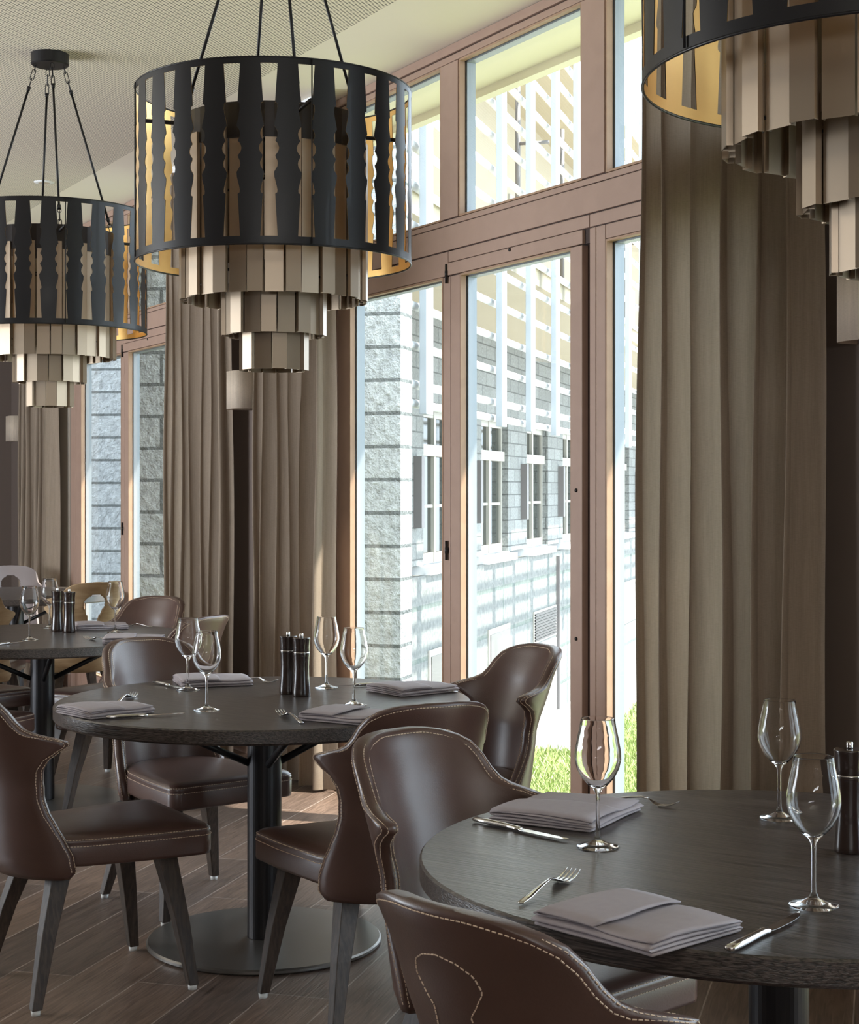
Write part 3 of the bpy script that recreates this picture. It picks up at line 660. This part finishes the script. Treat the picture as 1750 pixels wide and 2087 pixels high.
def make_chandelier():
    t = empty('chandelier', (0, 0, 0), 0, 'x', 'chandelier', 'tiered drum chandeliers')
    d = link('drum_shade', drum_mesh(DR), BLACKMETAL, t, smooth=True)
    link('gold_lining', drum_mesh(DR-.0015), GOLD, d, smooth=True)
    for z in (DZ1-.001, DZ0+.001):
        bm = bmesh.new(); tube(bm, [((DR-.001)*math.cos(2*PI*k/96), (DR-.001)*math.sin(2*PI*k/96), z) for k in range(96)], .0026, 6, closed=True); link('rim', bm, BLACKMETAL, d, smooth=True)
    for k in range(4):
        a = math.radians(-70+90*k); bm = bmesh.new(); c, s = math.cos(a)*(DR+.0032), math.sin(a)*(DR+.0032)
        tube(bm, [(c, s, DZ0+.004), (c, s, DZ1-.004)], .0022, 6); link('seam', bm, BLACKMETAL, d, smooth=True)
    for ti, (R, zt, zb, n) in enumerate(((.276, 2.415, 1.955, 32), (.154, 2.03, 1.854, 18), (.101, 1.93, 1.753, 12))):
        bm = bmesh.new(); top = 2.485 if ti == 0 else zt+.03
        lathe(bm, [(R-.012, zt-.03), (R-.006, zt-.03), (R-.006, top), (R-.012, top)], 64, closed=True)
        ring = link('tier_ring', bm, BRONZE if ti else PEDMETAL, t, smooth=False)
        sw = 2*PI*R/n
        for k in range(n):
            a = 2*PI*(k+.5)/n; rr = R if k % 2 else R-.012; w2 = sw*(.40 if k % 2 else .47)
            c, s = math.cos(a), math.sin(a); bm = bmesh.new(); pr = [(-w2, -.011), (-w2, 0), (w2, 0), (w2, -.011)]; th = .0016
            pi_ = [(w2-th, -.011), (w2-th, -th), (-w2+th, -th), (-w2+th, -.011)]
            prof = pr+pi_
            rs = [[(c*(rr+r_) - s*x, s*(rr+r_) + c*x, z) for x, r_ in prof] for z in (zb, zt)]
            vv = rings(bm, rs, cap=False)
            for r_ in vv:
                for i0 in range(3): bm.faces.new((r_[i0], r_[i0+1], r_[6-i0], r_[7-i0]))
            link('metal_slat', bm, BRONZE, ring)
    bm = bmesh.new()
    for k in range(4):
        a = math.radians(20+90*k); c, s = math.cos(a), math.sin(a)
        tube(bm, [(0, 0, 2.46), (c*(DR-.006), s*(DR-.006), 2.46)], .006, 8)
        a2 = a+PI/4; tube(bm, [(0, 0, 2.02), (.27*math.cos(a2), .27*math.sin(a2), 2.02)], .004, 6)
    tube(bm, [(0, 0, 2.47), (0, 0, 1.93)], .007, 8)
    for R in (.145, .095): tube(bm, [(0, R, 1.98), (0, -R, 1.98)], .003, 6); tube(bm, [(R, 0, 1.98), (-R, 0, 1.98)], .003, 6)
    link('inner_frame', bm, BLACKMETAL, t, smooth=True)
    for k in range(4):
        a = math.radians(65+90*k); c, s = .19*math.cos(a), .19*math.sin(a)
        bm = bmesh.new(); lathe(bm, [(0, 2.30), (.018, 2.30), (.02, 2.24), (.012, 2.20), (0, 2.20)], 16, (c, s)); tube(bm, [(c, s, 2.29), (0, 0, 2.33)], .004, 6); sk = link('lamp_socket', bm, BLACKMETAL, t, smooth=True)
        bm = bmesh.new(); lathe(bm, [(.008, 2.20), (.014, 2.185), (.028, 2.155), (.030, 2.135), (.022, 2.112), (0, 2.104)], 20, (c, s)); link('bulb', bm, PANE, sk, smooth=True)
    bm = bmesh.new(); lathe(bm, [(0, CEIL-.05), (.074, CEIL-.05), (.079, CEIL-.045), (.079, CEIL-.001), (0, CEIL-.001)], 40); link('canopy', bm, BLACKMETAL, t)
    for k in range(4):
        a = math.radians(20+90*k); c, s = math.cos(a), math.sin(a)
        p0 = Vector((.058*c, .058*s, CEIL-.052)); p1 = Vector((.27*c, .27*s, 2.475)); dr = (p1-p0).normalized(); L = (p1-p0).length
        bm = bmesh.new(); tube(bm, [p0+dr*.105, p0+dr*(L-.085)], .0048, 8)
        for e_ in (.105, L-.09): tube(bm, [p0+dr*(e_-.006), p0+dr*(e_+.012)], .0075, 8)
        rod = link('suspension_rod', bm, BLACKMETAL, t, smooth=True)
        bm = bmesh.new(); side = Vector((-s, c, 0)); nn = dr.cross(side)
        for (q0, ln, ax) in ((0, .028, side), (.02, .048, nn), (.06, .048, side), (L-.093, .03, side), (L-.07, .045, nn), (L-.032, .035, side)):
            cc = p0+dr*(q0+ln/2); h = ln/2-.006
            pts = [cc + dr*(h*(1 if math.sin(2*PI*j/16) >= 0 else -1) + .006*math.sin(2*PI*j/16)) + ax*(.0075*math.cos(2*PI*j/16)) for j in range(16)]
            tube(bm, pts, .0018, 5, closed=True)
        link('chain_links', bm, BLACKMETAL, rod, smooth=True)
    return t
ch = make_chandelier()
ch.location = (-.458, 4.77, 0); ch['label'] = 'fully visible black drum chandelier with tiered metal slats, above the middle table'
for loc, rz, lab in (((-1.605, 6.85, 0), .03, 'black drum chandelier cut by the left edge, with its ceiling rose in view'), ((.752, 2.62, 0), .1, 'nearest black drum chandelier, cut off at the top right corner')):
    c2 = copy_tree(ch); c2.location = loc; c2.rotation_euler = (0, 0, rz); c2['label'] = lab

# ------------------------------------------------------------------ outside: building wing, second building, lawn, paving
FV = Vector((.2726, .9621, 0)); NV = Vector((-.9621, .2726, 0)); CC = 5.6
C2 = 3.6; DY = (CC-C2)*.9621
def plane_pt(px, c): y = FPX*c/(1810-px); return Vector((.2833*y-c, y, 0))
PP = plane_pt(816, C2)                     # corner pier, in the louvre plane
NL = Vector((-.9621, .2726, 0)); ORG = PP + NL*DY
def T(px, c=CC): return (plane_pt(px, c)-ORG).dot(FV)
def zf(px, py, c=CC): return EYE + (HY-py)/FPX*plane_pt(px, c).y
bw = empty('building_wing', ORG, math.atan2(FV.y, FV.x), 'long pale stone building wing outside the large window, with white louvred balcony', 'building')
GZ = -2.28; LEN = 60.0; TH2 = .45
dT = T(1073)-T(981); winT = [T(981)+dT*(i-2) for i in range(14)]; WW = dT*.56
ZS, ZW = zf(1005, 1128), zf(1005, 858)
bm = bmesh.new(); prev = .3
for tt in winT:
    box(bm, prev, tt, 0, TH2, ZS, 3.57); prev = tt+WW
    box(bm, tt, tt+WW, 0, TH2, ZW, 3.57)
box(bm, prev, LEN, 0, TH2, ZS, 3.57)
link('upper_wall', bm, STONE_S, bw)
link('lower_wall', B((.3, LEN, -.06, TH2, GZ, ZS-.12)), STONE_L, bw)
link('end_wall', B((.0, .30, -DY, .3, GZ, 7.4)), STONE_R, bw)
link('upper_storey', B((.3, LEN, .3, .6, 3.8, 7.4), (.3, LEN, -1.3, .6, 7.4, 7.6)), SOFFIT, bw)
link('balcony_slab', B((.3, LEN, -DY+.12, TH2, 3.57, 3.80)), SOFFIT, bw)
GSL = pmat('grey_steel', (.16, .15, .15), .5)
for i, tt in enumerate(winT):
    f = link('window', B((tt, tt+.08, .09, .16, ZS, ZW), (tt+WW-.08, tt+WW, .09, .16, ZS, ZW), (tt+WW*.5-.045, tt+WW*.5+.045, .08, .16, ZS, ZW),
        (tt+.08, tt+WW-.08, .091, .159, ZS, ZS+.12), (tt+.08, tt+WW-.08, .091, .159, ZW-.08, ZW), (tt, tt+WW, .05, .17, ZS+1.32, ZS+1.46), (tt+.08, tt+WW-.08, .10, .159, ZS+.68, ZS+.72)), WINFR, bw)
    link('window_pane', B((tt+.05, tt+WW-.05, .125, .135, ZS+.05, ZW-.05)), DARKGL, f)
    link('window_sill', B((tt-.1, tt+WW+.1, -.12, .25, ZS-.12, ZS-.02)), WHITE, bw)
    link('wall_light', B((tt-.42, tt-.30, -.10, .0, ZS+.45, ZS+1.30)), GSL, bw)
    if i % 2: link('balcony_door', B((tt, tt+1.3, .26, .3, 3.81, 6.0)), WINFR, bw)
zb0, zb1 = zf(1010, 1400), zf(1010, 1275)
for a, w_ in ((T(985), dT*.45), (T(1262), dT*.8), (T(1302), dT*.5), (T(862), dT*.4)):
    f = link('window', B((a, a+w_, -.08, -.05, zb0, zb1)), WINFR, bw); link('window_pane', B((a+.08, a+w_-.08, -.09, -.07, zb0+.08, zb1-.08)), DARKGL, f)
va, vb = T(1078), T(1124); v0, v1 = zf(1100, 1303), zf(1100, 1240)
f = link('vent', B((va, vb, -.08, -.05, v0, v1)), WINFR, bw)
link('vent_slats', B(*[(va+.04, vb-.04, -.10, -.08, v0+.03+k*(v1-v0-.05)/10, v0+.03+k*(v1-v0-.05)/10+.028) for k in range(10)]), BLACKMETAL, f)
link('basement_door', B((va, vb, -.085, -.05, GZ+.02, v0-.05)), WHITE, bw)
link('drain_pipe', B((vb+.08, vb+.14, -.12, -.05, GZ+.02, ZS-.2)), GSL, bw)
# white louvre screen in front of the balcony
sp = 1.27; x0 = T(1013, C2)
for k in range(-3, 34):
    x = x0+k*1.257 if True else 0
    if x < .4: continue
    link('louvre_fin', B((x-.095, x+.095, -DY-.07, -DY-.01, 1.98, 7.6)), FIN, bw, bevel=.005)
zs = [2.07, 2.22, 2.52, 2.83, 3.14]+[3.45+.31*k for k in range(13)]
for z in zs:
    bm = bmesh.new(); tube(bm, [(.31, -DY+.08, z), (46, -DY+.08, z)], .035, 8); link('louvre_tube', bm, WHITE, bw, smooth=True)
for k in range(0, 20):
    x = .9+k*2.514; bm = bmesh.new(); tube(bm, [(x, -DY+.45, 3.8), (x, -DY+.45, 5.9)], .03, 6); tube(bm, [(x, -DY+.45, 5.2), (x, -DY+.1, 5.2)], .02, 6); link('balcony_post', bm, GSL, bw, smooth=True)

# second stone building, seen through the left window
b2 = empty('stone_building', (-4.0, 17.6, 0), math.radians(-6), 'pale split-stone building outside the far left window', 'building')
link('stone_wall', B((-2.2, .98, 0, .4, GZ, 8), (1.55, 2.3, 0, .4, GZ, 8), (.98, 1.55, 0, .4, GZ, -.4), (.98, 1.55, 0, .4, 2.75, 8)), STONE_R, b2)
f = link('window', B((.98, 1.05, .12, .2, -.4, 2.75), (1.48, 1.55, .12, .2, -.4, 2.75), (1.05, 1.48, .12, .2, 1.65, 1.78), (1.05, 1.48, .12, .2, -.4, -.3), (1.05, 1.48, .12, .2, 2.65, 2.75)), WINFR, b2)
link('window_pane', B((1.05, 1.48, .15, .16, -.3, 2.65)), DARKGL, f)

# paving and lawn
o = struct('ground', B((-40, 60, 2, 90, GZ-.2, GZ)), PAVE)
LZ = -.12
edge = [at(1000, 1534, LZ), at(1062, 1532, LZ), at(1165, 1534, LZ), at(1215, 1505, LZ), at(1262, 1472, LZ), at(1322, 1421, LZ), at(1420, 1360, LZ), at(1560, 1310, LZ)]
a0 = WM @ Vector((-7, .32, 0)); a1 = WM @ Vector((12, .32, 0))
lft = WM @ Vector((-7, 1.4, 0))
poly = [(a0.x, a0.y), (a1.x, a1.y), (12, 2), (12, 14)] + [(p.x, p.y) for p in reversed(edge)] + [(lft.x, lft.y)]
bm = bmesh.new(); tp = [bm.verts.new((x, y, LZ)) for x, y in poly]; bt = [bm.verts.new((x, y, GZ)) for x, y in poly]
bm.faces.new(tp); n = len(poly)
for i in range(n): bm.faces.new((tp[i], bt[i], bt[(i+1) % n], tp[(i+1) % n]))
lawn = link('lawn_ground', bm, EARTH); lawn['kind'] = 'structure'
def inside(x, y):
    c = False
    for (x1, y1), (x2, y2) in zip(poly, poly[1:]+poly[:1]):
        if (y1 > y) != (y2 > y) and x < (x2-x1)*(y-y1)/(y2-y1)+x1: c = not c
    return c
bm = bmesh.new(); rnd = random.Random(4); cnt = 0
while cnt < 30000:
    y = rnd.uniform(6.3, 14); x = y*rnd.uniform(.03, .16)
    if not inside(x, y): continue
    cnt += 1; a = rnd.uniform(0, 6.28); h = rnd.uniform(.02, .06)*(1.3 if rnd.random() < .1 else 1); wd = rnd.uniform(.003, .006); l = rnd.uniform(0, .05); b_ = a+rnd.uniform(-1, 1)
    c, s = math.cos(a)*wd, math.sin(a)*wd; lx, ly = math.cos(b_)*l, math.sin(b_)*l
    v = [bm.verts.new(q) for q in ((x-c, y-s, LZ), (x+c, y+s, LZ), (x+c*.6+lx*.5, y+s*.6+ly*.5, LZ+h*.6), (x-c*.6+lx*.5, y-s*.6+ly*.5, LZ+h*.6), (x+lx, y+ly, LZ+h))]
    bm.faces.new(v[:4]); bm.faces.new((v[3], v[2], v[4]))
tag(link('grass', bm, GRASS), 'green lawn grass outside below the glass door', 'grass', kind='stuff')
